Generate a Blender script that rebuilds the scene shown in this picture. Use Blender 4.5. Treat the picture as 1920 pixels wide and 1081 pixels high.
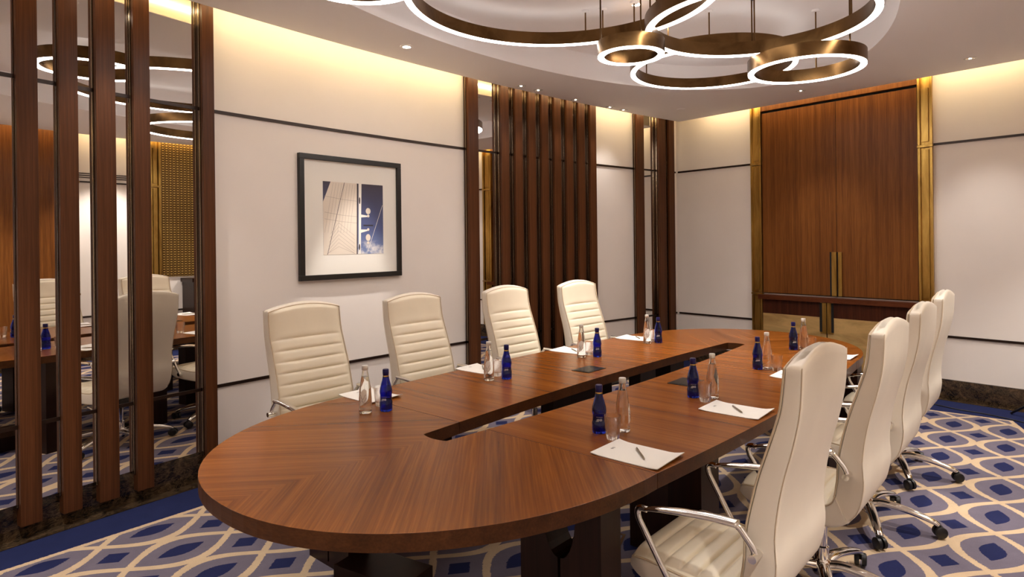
import bpy, bmesh, math, random
from math import sin, cos, pi, sqrt, radians, atan2
from mathutils import Vector, Matrix

random.seed(7)
SC = bpy.context.scene
COL = SC.collection
for o in list(bpy.data.objects):
    bpy.data.objects.remove(o)

# ------------------------------------------------------------------ camera
CAM_H = 1.605
DZ = CAM_H - 1.57            # survey datum to camera height
cd = bpy.data.cameras.new('camera')
cam = bpy.data.objects.new('camera', cd)
COL.objects.link(cam)
cd.sensor_width = 36.0
cd.lens = 36.0 * 1190.0 / 1920.0
cd.shift_y = -84.5 / 1920.0
cd.clip_start = 0.05
cam.matrix_world = (Matrix.Translation((0, 0, CAM_H)) @ Matrix.Rotation(radians(41.7), 4, 'Z')
                    @ Matrix.Rotation(radians(90), 4, 'X') @ Matrix.Rotation(-0.0115, 4, 'Z'))
SC.camera = cam

# ------------------------------------------------------------------ world and exposure
w = bpy.data.worlds.new('world')
SC.world = w
w.use_nodes = True
w.node_tree.nodes['Background'].inputs[0].default_value = (0.9, 0.85, 0.8, 1)
w.node_tree.nodes['Background'].inputs[1].default_value = 0.05
SC.view_settings.view_transform = 'Standard'
SC.view_settings.look = 'None'
SC.view_settings.gamma = 1
SC.view_settings.exposure = 1.85
SC.view_settings.use_curve_mapping = False

RING_E = 7.0        # emission of the pendant rings
COVE_E = 5.0        # emission of the hidden cove strips
SPOT_W = 70.0        # watts of one lit downlight

# ------------------------------------------------------------------ node helpers
class V:
    """a scalar node expression"""
    nt = None
    def __init__(s, k): s.k = k
    @staticmethod
    def m(op, *a):
        n = V.nt.nodes.new('ShaderNodeMath'); n.operation = op
        for i, x in enumerate(a):
            if isinstance(x, V): V.nt.links.new(x.k, n.inputs[i])
            else: n.inputs[i].default_value = x
        return V(n.outputs[0])
    def __add__(a, b): return V.m('ADD', a, b)
    def __radd__(a, b): return V.m('ADD', b, a)
    def __sub__(a, b): return V.m('SUBTRACT', a, b)
    def __rsub__(a, b): return V.m('SUBTRACT', b, a)
    def __mul__(a, b): return V.m('MULTIPLY', a, b)
    def __rmul__(a, b): return V.m('MULTIPLY', b, a)
    def __truediv__(a, b): return V.m('DIVIDE', a, b)
    def __lt__(a, b): return V.m('LESS_THAN', a, b)
    def __gt__(a, b): return V.m('GREATER_THAN', a, b)
    def abs(a): return V.m('ABSOLUTE', a)
    def cos(a): return V.m('COSINE', a)
    def fr(a): return V.m('FRACT', a)
    def max(a, b): return V.m('MAXIMUM', a, b)
    def min(a, b): return V.m('MINIMUM', a, b)

def rgb(*c):
    """sRGB 0-255 to linear"""
    r = []
    for x in c:
        x /= 255.0
        r.append(x / 12.92 if x <= 0.04045 else ((x + 0.055) / 1.055) ** 2.4)
    return tuple(r) + (1.0,)

def mat(name, col=(0.8, 0.8, 0.8, 1), rough=0.5, metal=0.0, **kw):
    m = bpy.data.materials.new(name); m.use_nodes = True
    b = m.node_tree.nodes['Principled BSDF']
    b.inputs['Base Color'].default_value = col
    b.inputs['Roughness'].default_value = rough
    b.inputs['Metallic'].default_value = metal
    for k, v in kw.items():
        b.inputs[k.replace('_', ' ')].default_value = v
    return m

def N(m, t, **kw):
    n = m.node_tree.nodes.new(t)
    for k, v in kw.items(): setattr(n, k, v)
    return n

def L(m, a, b): m.node_tree.links.new(a, b)

def objco(m):
    return N(m, 'ShaderNodeTexCoord').outputs['Object']

def mapping(m, src, scale=(1, 1, 1), rot=(0, 0, 0), loc=(0, 0, 0)):
    n = N(m, 'ShaderNodeMapping')
    n.inputs['Scale'].default_value = scale
    n.inputs['Rotation'].default_value = rot
    n.inputs['Location'].default_value = loc
    L(m, src, n.inputs['Vector'])
    return n.outputs[0]

def noise(m, vec, scale=5, detail=4, rough=0.55, dist=0.0):
    n = N(m, 'ShaderNodeTexNoise')
    n.inputs['Scale'].default_value = scale
    n.inputs['Detail'].default_value = detail
    n.inputs['Roughness'].default_value = rough
    n.inputs['Distortion'].default_value = dist
    L(m, vec, n.inputs['Vector'])
    return n.outputs['Fac']

def ramp(m, fac, stops):
    n = N(m, 'ShaderNodeValToRGB')
    e = n.color_ramp.elements
    while len(e) > len(stops): e.remove(e[-1])
    while len(e) < len(stops): e.new(0.5)
    for i, (p, c) in enumerate(stops):
        e[i].position = p; e[i].color = c
    L(m, fac, n.inputs[0])
    return n.outputs[0]

def mixc(m, fac, a, b, mode='MIX'):
    n = N(m, 'ShaderNodeMix', data_type='RGBA', blend_type=mode)
    if isinstance(fac, (int, float)): n.inputs[0].default_value = fac
    else: L(m, fac, n.inputs[0])
    for i, x in ((6, a), (7, b)):
        if isinstance(x, tuple): n.inputs[i].default_value = x
        else: L(m, x, n.inputs[i])
    return n.outputs[2]

def bump(m, h, strength=0.2, dist=0.002):
    n = N(m, 'ShaderNodeBump')
    n.inputs['Strength'].default_value = strength
    n.inputs['Distance'].default_value = dist
    L(m, h, n.inputs['Height'])
    L(m, n.outputs[0], m.node_tree.nodes['Principled BSDF'].inputs['Normal'])

def base(m, sock):
    L(m, sock, m.node_tree.nodes['Principled BSDF'].inputs['Base Color'])

# ------------------------------------------------------------------ materials
def wood(name, dark, mid, light, rough=0.3, axis='z', chevron=None, reed=0, freq=1.0):
    """veneer: grain runs along axis; chevron=(cx) book-matches at 45 degrees about x=cx"""
    m = mat(name, mid, rough)
    m.node_tree.nodes['Principled BSDF'].inputs['Specular IOR Level'].default_value = 0.18
    co = objco(m)
    if chevron is not None:
        sp = N(m, 'ShaderNodeSeparateXYZ'); L(m, co, sp.inputs[0])
        V.nt = m.node_tree
        ax = (V(sp.outputs[0]) - chevron[0]).abs()
        yy = V(sp.outputs[1]) * chevron[1]
        cb = N(m, 'ShaderNodeCombineXYZ')
        L(m, ax.k, cb.inputs[0]); L(m, yy.k, cb.inputs[1]); L(m, sp.outputs[2], cb.inputs[2])
        co = mapping(m, cb.outputs[0], rot=(0, 0, radians(47)))
        axis = 'x'
    s = {'x': (0.28, 15, 15), 'y': (15, 0.28, 15), 'z': (15, 15, 0.28)}[axis]
    s = tuple(k * freq for k in s)
    v = mapping(m, co, s)
    a = noise(m, v, 1.3, 5, 0.58, 0.35)
    v2 = mapping(m, co, tuple(k * 6 for k in s))
    b = noise(m, v2, 1.6, 4, 0.6, 0.2)
    v3 = mapping(m, co, tuple(k * 0.22 for k in s))
    c = noise(m, v3, 1.5, 3, 0.5, 0.7)
    V.nt = m.node_tree
    f = V(a) * 0.40 + V(b) * 0.40 + V(c) * 0.22
    col = ramp(m, f.k, [(0.30, dark), (0.52, mid), (0.74, light)])
    base(m, col)
    bump(m, b, 0.08, 0.0006)
    return m

W_D, W_M, W_L = rgb(62, 30, 14), rgb(98, 53, 27), rgb(128, 75, 40)
M_table = wood('table_walnut_cross', rgb(88, 45, 13), rgb(134, 75, 25), rgb(162, 98, 38), 0.27, 'x')
M_chevA = wood('table_walnut_chevron_near', rgb(80, 41, 12), rgb(130, 73, 24), rgb(166, 100, 40), 0.27, chevron=(-2.075, 1.0))
M_chevB = wood('table_walnut_chevron_far', rgb(80, 41, 12), rgb(130, 73, 24), rgb(166, 100, 40), 0.27, chevron=(-2.075, -1.0))
M_tedge = wood('table_walnut_edge', rgb(46, 25, 12), rgb(76, 44, 22), rgb(98, 60, 32), 0.32, 'x')
M_leg = wood('table_leg_walnut', rgb(20, 10, 6), rgb(38, 19, 12), rgb(52, 28, 18), 0.34, 'z')
M_slat = wood('slat_walnut', rgb(48, 25, 12), rgb(82, 47, 25), rgb(112, 68, 40), 0.33, 'z')
M_door = wood('door_walnut', rgb(66, 34, 13), rgb(114, 67, 28), rgb(148, 95, 44), 0.35, 'z', freq=1.5)
M_door2 = wood('door_rosewood', rgb(36, 15, 9), rgb(72, 34, 20), rgb(100, 54, 32), 0.35, 'z', freq=2.2)
M_counter = wood('counter_walnut', rgb(54, 24, 12), rgb(88, 44, 23), rgb(110, 60, 34), 0.3, 'x')

def m_wall(name, c):
    m = mat(name, c, 0.75)
    v = mapping(m, objco(m), (420, 420, 140))
    bump(m, noise(m, v, 1.0, 2), 0.15, 0.0008)
    f = noise(m, mapping(m, objco(m), (1.2, 1.2, 1.2)), 2.0, 3)
    base(m, ramp(m, f, [(0.3, tuple(k * 0.97 for k in c[:3]) + (1,)), (0.7, c)]))
    return m
M_wall = m_wall('wall_fabric', rgb(238, 228, 220))
M_ceil = mat('ceiling_paint', rgb(252, 249, 250), 0.8)
M_cove = mat('cove_paint', rgb(236, 222, 196), 0.8)
M_trim = mat('dark_bronze_trim', rgb(44, 27, 18), 0.35, 0.4)
M_strip = mat('dark_bronze_strip', rgb(70, 52, 38), 0.22, 0.9)
M_steel = mat('thin_steel_line', rgb(190, 175, 150), 0.2, 1.0)

def m_brass(name, c1, c2, rough, axis='z'):
    m = mat(name, c1, rough, 1.0)
    co = objco(m)
    s = {'z': (5, 5, 0.8), 'x': (0.8, 5, 5), 'u': (2, 2, 2)}[axis]
    a = noise(m, mapping(m, co, s), 1.6, 5, 0.6, 0.8)
    base(m, ramp(m, a, [(0.30, c2), (0.62, c1)]))
    f = noise(m, mapping(m, co, tuple(k * 30 for k in s)), 1.0, 3)
    bump(m, f, 0.12, 0.0005)
    return m
M_brass = m_brass('aged_brass', rgb(206, 168, 92), rgb(136, 98, 44), 0.36)
M_brassp = m_brass('aged_brass_plate', rgb(226, 190, 126), rgb(178, 142, 88), 0.5, 'x')
M_brassp.node_tree.nodes['Principled BSDF'].inputs['Metallic'].default_value = 0.55
M_ring = m_brass('ring_bronze', rgb(118, 90, 56), rgb(78, 54, 30), 0.26, 'u')
M_mirror = mat('mirror', (0.80, 0.78, 0.75, 1), 0.0, 1.0)
M_chrome = mat('chrome', (0.83, 0.81, 0.78, 1), 0.07, 1.0)
M_black = mat('black_plastic', rgb(22, 20, 20), 0.4)
M_dark = mat('dark_void', rgb(10, 8, 7), 0.7)
M_frame = mat('black_lacquer_frame', rgb(22, 17, 13), 0.35)
M_mount = mat('picture_mount', rgb(238, 232, 222), 0.8)
M_paper = mat('paper', rgb(244, 240, 234), 0.65)
M_mark = mat('printed_mark', rgb(110, 100, 104), 0.6)
M_white = mat('white_print', rgb(225, 225, 225), 0.5)
M_gold = mat('gold_foil', rgb(214, 178, 92), 0.25, 0.9)
M_bluecap = mat('blue_cap', rgb(24, 22, 92), 0.3, 0.3)
M_capw = mat('silver_white_cap', rgb(225, 222, 216), 0.3, 0.3)
M_pen = mat('pen_metal', rgb(150, 136, 116), 0.3, 0.8)
M_boxlid = mat('cable_box_lid', rgb(44, 38, 35), 0.3, 0.5)

def leather(name, c):
    m = mat(name, c, 0.42)
    v = N(m, 'ShaderNodeTexVoronoi'); v.inputs['Scale'].default_value = 520
    L(m, objco(m), v.inputs['Vector'])
    bump(m, v.outputs['Distance'], 0.10, 0.0006)
    f = noise(m, mapping(m, objco(m), (3, 3, 3)), 1.5, 3)
    base(m, ramp(m, f, [(0.3, tuple(k * 0.94 for k in c[:3]) + (1,)), (0.7, c)]))
    return m
M_leath = leather('cream_leather', rgb(238, 227, 210))
M_leathc = leather('cream_leather_cushion', rgb(238, 225, 200))
M_pipe = mat('leather_piping', rgb(205, 184, 155), 0.5)

def emit(name, c, s):
    m = bpy.data.materials.new(name); m.use_nodes = True
    nt = m.node_tree; nt.nodes.remove(nt.nodes['Principled BSDF'])
    e = nt.nodes.new('ShaderNodeEmission')
    e.inputs[0].default_value = c; e.inputs[1].default_value = s
    nt.links.new(e.outputs[0], nt.nodes['Material Output'].inputs[0])
    return m
M_led = emit('ring_led', (1.0, 0.94, 0.89, 1), RING_E)
M_topfill = emit('ring_uplight', (1.0, 0.93, 0.87, 1), 0.75)  # glow added on the hidden ring tops to brighten the ceiling
M_covel = emit('cove_led', (1.0, 0.80, 0.47, 1), COVE_E)
M_dl = emit('downlight_lens', (1.0, 0.88, 0.70, 1), 12.0)
M_dlo = mat('downlight_reflector', rgb(230, 220, 205), 0.25, 0.6)

def glass(name, c, ior=1.45):
    m = mat(name, c, 0.0)
    b = m.node_tree.nodes['Principled BSDF']
    b.inputs['Transmission Weight'].default_value = 1.0
    b.inputs['IOR'].default_value = ior
    return m
M_glass = glass('clear_glass', (0.97, 0.97, 0.96, 1))
M_blueg = glass('cobalt_glass', (0.02, 0.06, 0.58, 1))
def thin(name, k):
    m = glass(name, (1, 1, 1, 1), 1.4)
    nt = m.node_tree
    tr = nt.nodes.new('ShaderNodeBsdfTransparent'); mx = nt.nodes.new('ShaderNodeMixShader')
    mx.inputs[0].default_value = k
    nt.links.new(nt.nodes['Principled BSDF'].outputs[0], mx.inputs[1]); nt.links.new(tr.outputs[0], mx.inputs[2])
    nt.links.new(mx.outputs[0], nt.nodes['Material Output'].inputs[0])
    return m
M_tumb = thin('tumbler_glass', 0.38)
M_water = glass('water', (0.98, 0.98, 0.97, 1), 1.33)

def m_marble():
    m = mat('dark_marble', rgb(52, 38, 28), 0.12)
    co = objco(m)
    a = noise(m, mapping(m, co, (3, 3, 3), rot=(0.3, 0.2, 0.5)), 2.4, 9, 0.62, 1.8)
    b = noise(m, mapping(m, co, (7, 3, 7)), 2.0, 6, 0.7, 2.6)
    V.nt = m.node_tree
    vein = V.m('POWER', 1.0 - (V(b) - 0.5).abs() * 2.0, 22.0)
    c1 = ramp(m, a, [(0.38, rgb(22, 17, 13)), (0.54, rgb(46, 35, 26)), (0.72, rgb(96, 74, 50))])
    base(m, mixc(m, (vein * 0.35).k, c1, rgb(140, 112, 80)))
    return m
M_marble = m_marble()

def m_carpet():
    m = mat('patterned_carpet', (0.2, 0.2, 0.2, 1), 0.95)
    V.nt = m.node_tree
    co = objco(m)
    # slightly uneven tufted outlines
    nz = N(m, 'ShaderNodeTexNoise'); nz.inputs['Scale'].default_value = 160; nz.inputs['Detail'].default_value = 1
    L(m, co, nz.inputs['Vector'])
    sp = N(m, 'ShaderNodeSeparateXYZ'); L(m, co, sp.inputs[0])
    jit = (V(nz.outputs['Fac']) - 0.5) * 0.012
    X = V(sp.outputs[0]) + jit
    Y = V(sp.outputs[1]) + jit
    th = 0.04
    xr = X * cos(th) + Y * sin(th)
    yr = Y * cos(th) - X * sin(th)
    PX, PY, X0, Y0 = 0.3685, 0.5142, -0.174, 4.040
    u = (((xr - X0) / PX + 40.5).fr() - 0.5).abs() * PX          # distance to the nearest column of eyes
    v = (((yr - Y0) / PY + 40.5).fr() - 0.5) * PY                # signed, 0 at the centre of an eye
    va = v.abs()
    c = (va * (pi / PY)).cos() * 0.163
    d = (u - c).abs()
    line = d < 0.0265
    eye = (c - u) > 0.0
    core_e = u < ((va * (pi / 0.24)).cos() * 0.057)
    core_e = core_e * (va < 0.12)
    p = (PX / 2 - u); q = (PY / 2 - va)
    core_d = ((p / 0.066) + (q / 0.078)) < 1.0
    core = eye * core_e + (1.0 - eye) * core_d
    GREY, NAVY, BEIGE, BLUE = rgb(106, 98, 110), rgb(34, 38, 74), rgb(192, 167, 137), rgb(32, 38, 74)
    col = mixc(m, core.min(1.0).k, GREY, NAVY)
    col = mixc(m, line.k, col, BEIGE)
    # plain border: left, far, and the diagonal on the right
    s1 = xr + 3.977
    s2 = 7.04 - yr
    s3 = ((X + 0.425) * 0.948 + (Y - 6.996) * 0.317) * -1.0
    s = s1.min(s2).min(s3)
    col = mixc(m, (s < 0.035).k, col, BEIGE)
    col = mixc(m, (s < 0.0).k, col, BLUE)
    fz = noise(m, mapping(m, co, (1, 1, 1)), 420, 2, 0.6)
    f2 = noise(m, co, 9, 4, 0.6)
    V.nt = m.node_tree
    k = V(fz) * 0.55 + V(f2) * 0.35 + 0.55
    mul = N(m, 'ShaderNodeCombineXYZ')
    for i in range(3): L(m, k.k, mul.inputs[i])
    base(m, mixc(m, 1.0, col, mul.outputs[0], 'MULTIPLY'))
    bump(m, fz, 0.5, 0.004)
    m.node_tree.nodes['Principled BSDF'].inputs['Specular IOR Level'].default_value = 0.1
    return m
M_carpet = m_carpet()

def m_lattice():
    m = mat('gold_lattice', rgb(180, 140, 70), 0.35, 0.7)
    V.nt = m.node_tree
    sp = N(m, 'ShaderNodeSeparateXYZ'); L(m, objco(m), sp.inputs[0])
    a = V(sp.outputs[1]) * 26.0; b = V(sp.outputs[2]) * 26.0
    k1 = ((a + b).fr() - 0.5).abs(); k2 = ((a - b).fr() - 0.5).abs(); k3 = ((b * 1.0).fr() - 0.5).abs()
    ln = k1.min(k2).min(k3) < 0.14
    base(m, mixc(m, ln.k, rgb(206, 168, 92), rgb(70, 44, 20)))
    return m
M_lattice = m_lattice()

# ------------------------------------------------------------------ mesh helpers
def bx(bm, x0, x1, y0, y1, z0, z1, M=None):
    vs = [bm.verts.new((x, y, z)) for x in (x0, x1) for y in (y0, y1) for z in (z0, z1)]
    for f in ((0, 1, 3, 2), (4, 6, 7, 5), (0, 4, 5, 1), (2, 3, 7, 6), (0, 2, 6, 4), (1, 5, 7, 3)):
        bm.faces.new([vs[i] for i in f])
    if M is not None:
        for q in vs: q.co = M @ q.co
    return vs

def prism(bm, pts, z0, z1):
    """vertical prism over a closed 2-D outline"""
    lo = [bm.verts.new((p[0], p[1], z0)) for p in pts]
    hi = [bm.verts.new((p[0], p[1], z1)) for p in pts]
    n = len(pts)
    bm.faces.new(lo[::-1]); bm.faces.new(hi)
    for i in range(n):
        j = (i + 1) % n
        bm.faces.new((lo[i], lo[j], hi[j], hi[i]))

def grid(bm, rows, close_u=False, close_v=False):
    """rows: list of lists of points"""
    g = [[bm.verts.new(p) for p in r] for r in rows]
    nu, nv = len(g), len(g[0])
    for i in range(nu if close_u else nu - 1):
        for j in range(nv if close_v else nv - 1):
            a, b = g[i], g[(i + 1) % nu]
            bm.faces.new((a[j], a[(j + 1) % nv], b[(j + 1) % nv], b[j]))
    return g

def tube(bm, path, rad, seg=12, sq=1.0, up=Vector((0, 0, 1)), cap=True):
    """sweep an ellipse along path; rad number or list; sq flattens along 'up'"""
    P = [Vector(p) for p in path]
    n = len(P)
    R = rad if isinstance(rad, (list, tuple)) else [rad] * n
    S = sq if isinstance(sq, (list, tuple)) else [sq] * n
    rows = []
    for i in range(n):
        t = (P[min(i + 1, n - 1)] - P[max(i - 1, 0)]).normalized()
        a = t.cross(up)
        if a.length < 1e-3: a = t.cross(Vector((0, 1, 0)))
        a.normalize(); b = a.cross(t).normalized()
        rows.append([P[i] + a * (R[i] * cos(2 * pi * k / seg)) + b * (R[i] * S[i] * sin(2 * pi * k / seg)) for k in range(seg)])
    g = grid(bm, rows, close_v=True)
    if cap:
        bm.faces.new(g[0][::-1]); bm.faces.new(g[-1])

def smooth_path(pts, n=8):
    """Catmull-Rom through pts"""
    P = [Vector(p) for p in pts]
    P = [2 * P[0] - P[1]] + P + [2 * P[-1] - P[-2]]
    out = []
    for i in range(1, len(P) - 2):
        for k in range(n):
            t = k / n
            a, b, c, d = P[i - 1], P[i], P[i + 1], P[i + 2]
            out.append(0.5 * ((2 * b) + (c - a) * t + (2 * a - 5 * b + 4 * c - d) * t * t + (3 * b - a - 3 * c + d) * t ** 3))
    out.append(P[-2])
    return out

def lathe(bm, prof, seg=28, loc=(0, 0, 0)):
    """prof: list of (r, z); r==0 closes at the axis"""
    x0, y0, z0 = loc
    prev = None
    for r, z in prof:
        if r < 1e-6: cur = [bm.verts.new((x0, y0, z0 + z))]
        else: cur = [bm.verts.new((x0 + r * cos(2 * pi * k / seg), y0 + r * sin(2 * pi * k / seg), z0 + z)) for k in range(seg)]
        if prev:
            for k in range(seg):
                a = prev[k % len(prev)]; b = prev[(k + 1) % len(prev)]
                c = cur[(k + 1) % len(cur)]; d = cur[k % len(cur)]
                vs = []
                for q in (a, b, c, d):
                    if q not in vs: vs.append(q)
                if len(vs) > 2: bm.faces.new(vs)
        prev = cur

def obj(name, bm, m, parent=None, smooth=None, bevel=0, recalc=True):
    if recalc: bmesh.ops.recalc_face_normals(bm, faces=bm.faces)
    if bevel:
        es = [e for e in bm.edges if len(e.link_faces) == 2 and e.calc_face_angle(0) > 0.6]
        bmesh.ops.bevel(bm, geom=es, offset=bevel, segments=2, profile=0.7, affect='EDGES')
    me = bpy.data.meshes.new(name)
    bm.to_mesh(me); bm.free()
    o = bpy.data.objects.new(name, me)
    COL.objects.link(o)
    for k in (m if isinstance(m, list) else [m]): me.materials.append(k)
    if smooth is not None:
        for p in me.polygons: p.use_smooth = True
        me.set_sharp_from_angle(angle=radians(smooth))
    if parent: o.parent = parent
    return o

def B(): return bmesh.new()

def thing(name, label, cat, loc=(0, 0, 0), rotz=0, group=None):
    o = bpy.data.objects.new(name, None); COL.objects.link(o)
    o.location = loc; o.rotation_euler = (0, 0, rotz)
    o.empty_display_size = 0.1
    o['label'] = label; o['category'] = cat
    if group: o['group'] = group
    return o

def tag(o, label, cat, group=None):
    o['label'] = label; o['category'] = cat
    if group: o['group'] = group
    return o

def struct(o):
    o['kind'] = 'structure'; return o

def dup(o, loc=None, rotz=None, label=None, parent=None):
    c = o.copy(); COL.objects.link(c)
    if parent is not None: c.parent = parent
    if loc is not None: c.location = loc
    if rotz is not None: c.rotation_euler = (0, 0, rotz)
    if label: c['label'] = label
    for ch in [k for k in o.children]: dup(ch, parent=c)
    return c

def cbox(name, x0, x1, y0, y1, z0, z1, m, parent=None, bevel=0):
    bm = B(); bx(bm, x0, x1, y0, y1, z0, z1)
    return obj(name, bm, m, parent, bevel=bevel)

# ================================================================== THE ROOM
ZC, ZT = 3.17 + DZ, 3.42 + DZ             # soffit and upper ceiling
def xl(y, off=0.0):             # left wall, a shallow arc
    return -4.60 + off + (y - 3.6) ** 2 / 44.0
def xr_(y, off=0.0):            # right wall
    return 1.15 - off - (y - 3.0) ** 2 / 22.0
FY = 8.09; FX = -4.142; FS = -0.14
def yf(x, off=0.0):             # far wall, straight but skewed
    return FY + FS * (x - FX) - off
YB = -1.2
def frange(a, b, n): return [a + (b - a) * i / n for i in range(n + 1)]

def corner_lf(off):
    y = 8.0
    for _ in range(30): y = yf(xl(y, off), off)
    return (xl(y, off), y)
def corner_rf(off):
    y = 7.4
    for _ in range(30): y = yf(xr_(y, off), off)
    return (xr_(y, off), y)

def outline(off):
    """closed plan outline inset by off, counter-clockwise from back-left"""
    a = corner_lf(off); b = corner_rf(off); yb = YB + off
    pts = [(xl(y, off), y) for y in frange(yb, a[1], 40)]
    pts += [(x, yf(x, off)) for x in frange(a[0], b[0], 12)][1:]
    pts += [(xr_(y, off), y) for y in frange(b[1], yb, 40)][1:]
    return pts[::-1]

def arc_slab(name, y0, y1, z0, z1, offa, offb, m, f=xl, parent=None, n=None, bevel=0):
    """a curved slab following a side wall between two offsets from it"""
    n = n or max(2, int(abs(y1 - y0) / 0.12))
    bm = B()
    rows = []
    for y in frange(y0, y1, n):
        a, b = f(y, offa), f(y, offb)
        rows.append([(a, y, z0), (b, y, z0), (b, y, z1), (a, y, z1)])
    g = grid(bm, rows, close_v=True)
    bm.faces.new(g[0][::-1]); bm.faces.new(g[-1])
    return obj(name, bm, m, parent, smooth=20, bevel=bevel)

def far_slab(name, x0, x1, z0, z1, offa, offb, m, parent=None, bevel=0):
    bm = B()
    rows = [[(x, yf(x, offa), z0), (x, yf(x, offb), z0), (x, yf(x, offb), z1), (x, yf(x, offa), z1)] for x in (x0, x1)]
    g = grid(bm, rows, close_v=True)
    bm.faces.new(g[0][::-1]); bm.faces.new(g[-1])
    return obj(name, bm, m, parent, bevel=bevel)

ca, cb_ = corner_lf(0), corner_rf(0)
struct(arc_slab('wall_left', YB - 0.1, ca[1] + 0.05, 0, ZT, -0.12, 0, M_wall))
struct(arc_slab('wall_right', YB - 0.1, cb_[1] + 0.05, 0, ZT, -0.12, 0, M_wall, f=xr_))
struct(far_slab('wall_far', ca[0] - 0.1, cb_[0] + 0.1, 0, ZT, -0.12, 0, M_wall))
struct(cbox('wall_back', -4.3, 0.6, YB - 0.12, YB, 0, ZT, M_wall))

# marble base board all round, marble floor margin, carpet
def ring_band(name, offa, offb, z0, z1, m):
    A, Bp = outline(offa), outline(offb)
    bm = B()
    rows = [[(a[0], a[1], z0), (b[0], b[1], z0), (b[0], b[1], z1), (a[0], a[1], z1)] for a, b in zip(A, Bp)]
    grid(bm, rows, close_u=True, close_v=True)
    return struct(obj(name, bm, m, smooth=20))
ring_band('baseboard_marble', -0.0, 0.022, 0, 0.195, M_marble)
bm = B(); bm.faces.new([bm.verts.new((p[0], p[1], 0)) for p in outline(-0.1)])
fl = struct(obj('floor', bm, M_marble))
bm = B(); pts = outline(0.15)
prism(bm, pts, 0.001, 0.009)
struct(obj('floor_carpet', bm, M_carpet))
ring_band('trim_carpet_edge', 0.142, 0.15, 0.001, 0.010, M_steel)

# ceiling: lower soffit with an elliptical recess, open slot along the walls
ECX, ECY, EA, EB = -2.25, 3.75, 1.50, 2.95
def ray_out(poly, a):
    dx, dy = cos(a), sin(a); best = None
    n = len(poly)
    for i in range(n):
        x1, y1 = poly[i][0] - ECX, poly[i][1] - ECY
        x2, y2 = poly[(i + 1) % n][0] - ECX, poly[(i + 1) % n][1] - ECY
        den = dx * (y2 - y1) - dy * (x2 - x1)
        if abs(den) < 1e-9: continue
        t = (x1 * (y2 - y1) - y1 * (x2 - x1)) / den
        s = (x1 * dy - y1 * dx) / den
        if t > 0 and -1e-6 <= s <= 1 + 1e-6 and (best is None or t < best): best = t
    return (ECX + dx * best, ECY + dy * best)
CE = outline(0.225)
angs = [2 * pi * k / 180 for k in range(180)]
for off in (0.225,):
    for c in (corner_lf(off), corner_rf(off), (xl(YB + off, off), YB + off), (xr_(YB + off, off), YB + off)):
        angs.append(atan2(c[1] - ECY, c[0] - ECX) % (2 * pi))
angs = sorted(angs)
inner = []; outer = []
for a in angs:
    k = 1.0 / sqrt((cos(a) / EA) ** 2 + (sin(a) / EB) ** 2)
    inner.append((ECX + k * cos(a), ECY + k * sin(a)))
    outer.append(ray_out(CE, a))
bm = B()
rows = []
for i, o_ in zip(inner, outer):
    # soffit slab: recess fascia up to the upper ceiling, flat soffit, thin lip at the slot
    rows.append([(i[0], i[1], ZT), (i[0], i[1], ZC), (o_[0], o_[1], ZC), (o_[0], o_[1], ZC + 0.006)])
grid(bm, rows, close_u=True)
struct(obj('ceiling_soffit', bm, M_ceil, smooth=25))
bm = B(); bm.faces.new([bm.verts.new((p[0], p[1], ZT)) for p in outline(-0.12)])
struct(obj('ceiling', bm, M_ceil))
# unseen upstand behind the strip, added to block its light from the plenum
P0 = outline(0.264)
bm = B(); grid(bm, [[(p[0], p[1], ZC), (p[0], p[1], ZT)] for p in P0], close_u=True)
struct(obj('trim_cove_upstand', bm, M_cove, recalc=False))
# hidden LED strips lying on the soffit lip along each wall
def cove(f, y0, y1, name, label):
    o = arc_slab(name, y0, y1, ZC + 0.100, ZC + 0.120, 0.240, 0.262, M_covel, f=f)
    tag(o, label, 'cove light')
cove(xl, YB + 0.5, 7.5, 'cove_light_strip', 'warm cove light strip hidden above the ceiling edge along the left wall')
cove(xr_, YB + 0.5, 6.8, 'cove_light_strip', 'warm cove light strip hidden above the ceiling edge along the right wall')
o = far_slab('cove_light_strip', -3.75, -0.15, ZC + 0.100, ZC + 0.120, 0.240, 0.262, M_covel)
tag(o, 'warm cove light strip hidden above the ceiling edge along the far wall', 'cove light')

# horizontal dark trims
TZ = (0.588 + DZ, 2.523 + DZ)
ntrim = [0]
def trim(fn):
    ntrim[0] += 1
    fn('trim_%d' % ntrim[0])
for z in TZ:
    trim(lambda n: struct(arc_slab(n, YB + 0.02, ca[1] - 0.03, z - 0.011, z + 0.011, -0.02, 0.013, M_trim)))
    trim(lambda n: struct(arc_slab(n, YB + 0.02, cb_[1] - 0.03, z - 0.011, z + 0.011, -0.02, 0.013, M_trim, f=xr_)))
    trim(lambda n: struct(far_slab(n, ca[0] + 0.03, -3.045, z - 0.011, z + 0.011, -0.02, 0.013, M_trim)))
    trim(lambda n: struct(far_slab(n, -1.08, cb_[0] - 0.03, z - 0.011, z + 0.011, -0.02, 0.013, M_trim)))
for z in (2.62, 2.65, 2.68):
    trim(lambda n: struct(arc_slab(n, 4.38, 5.07, z - 0.006, z + 0.006, -0.02, 0.012, M_trim, f=xr_)))

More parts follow.
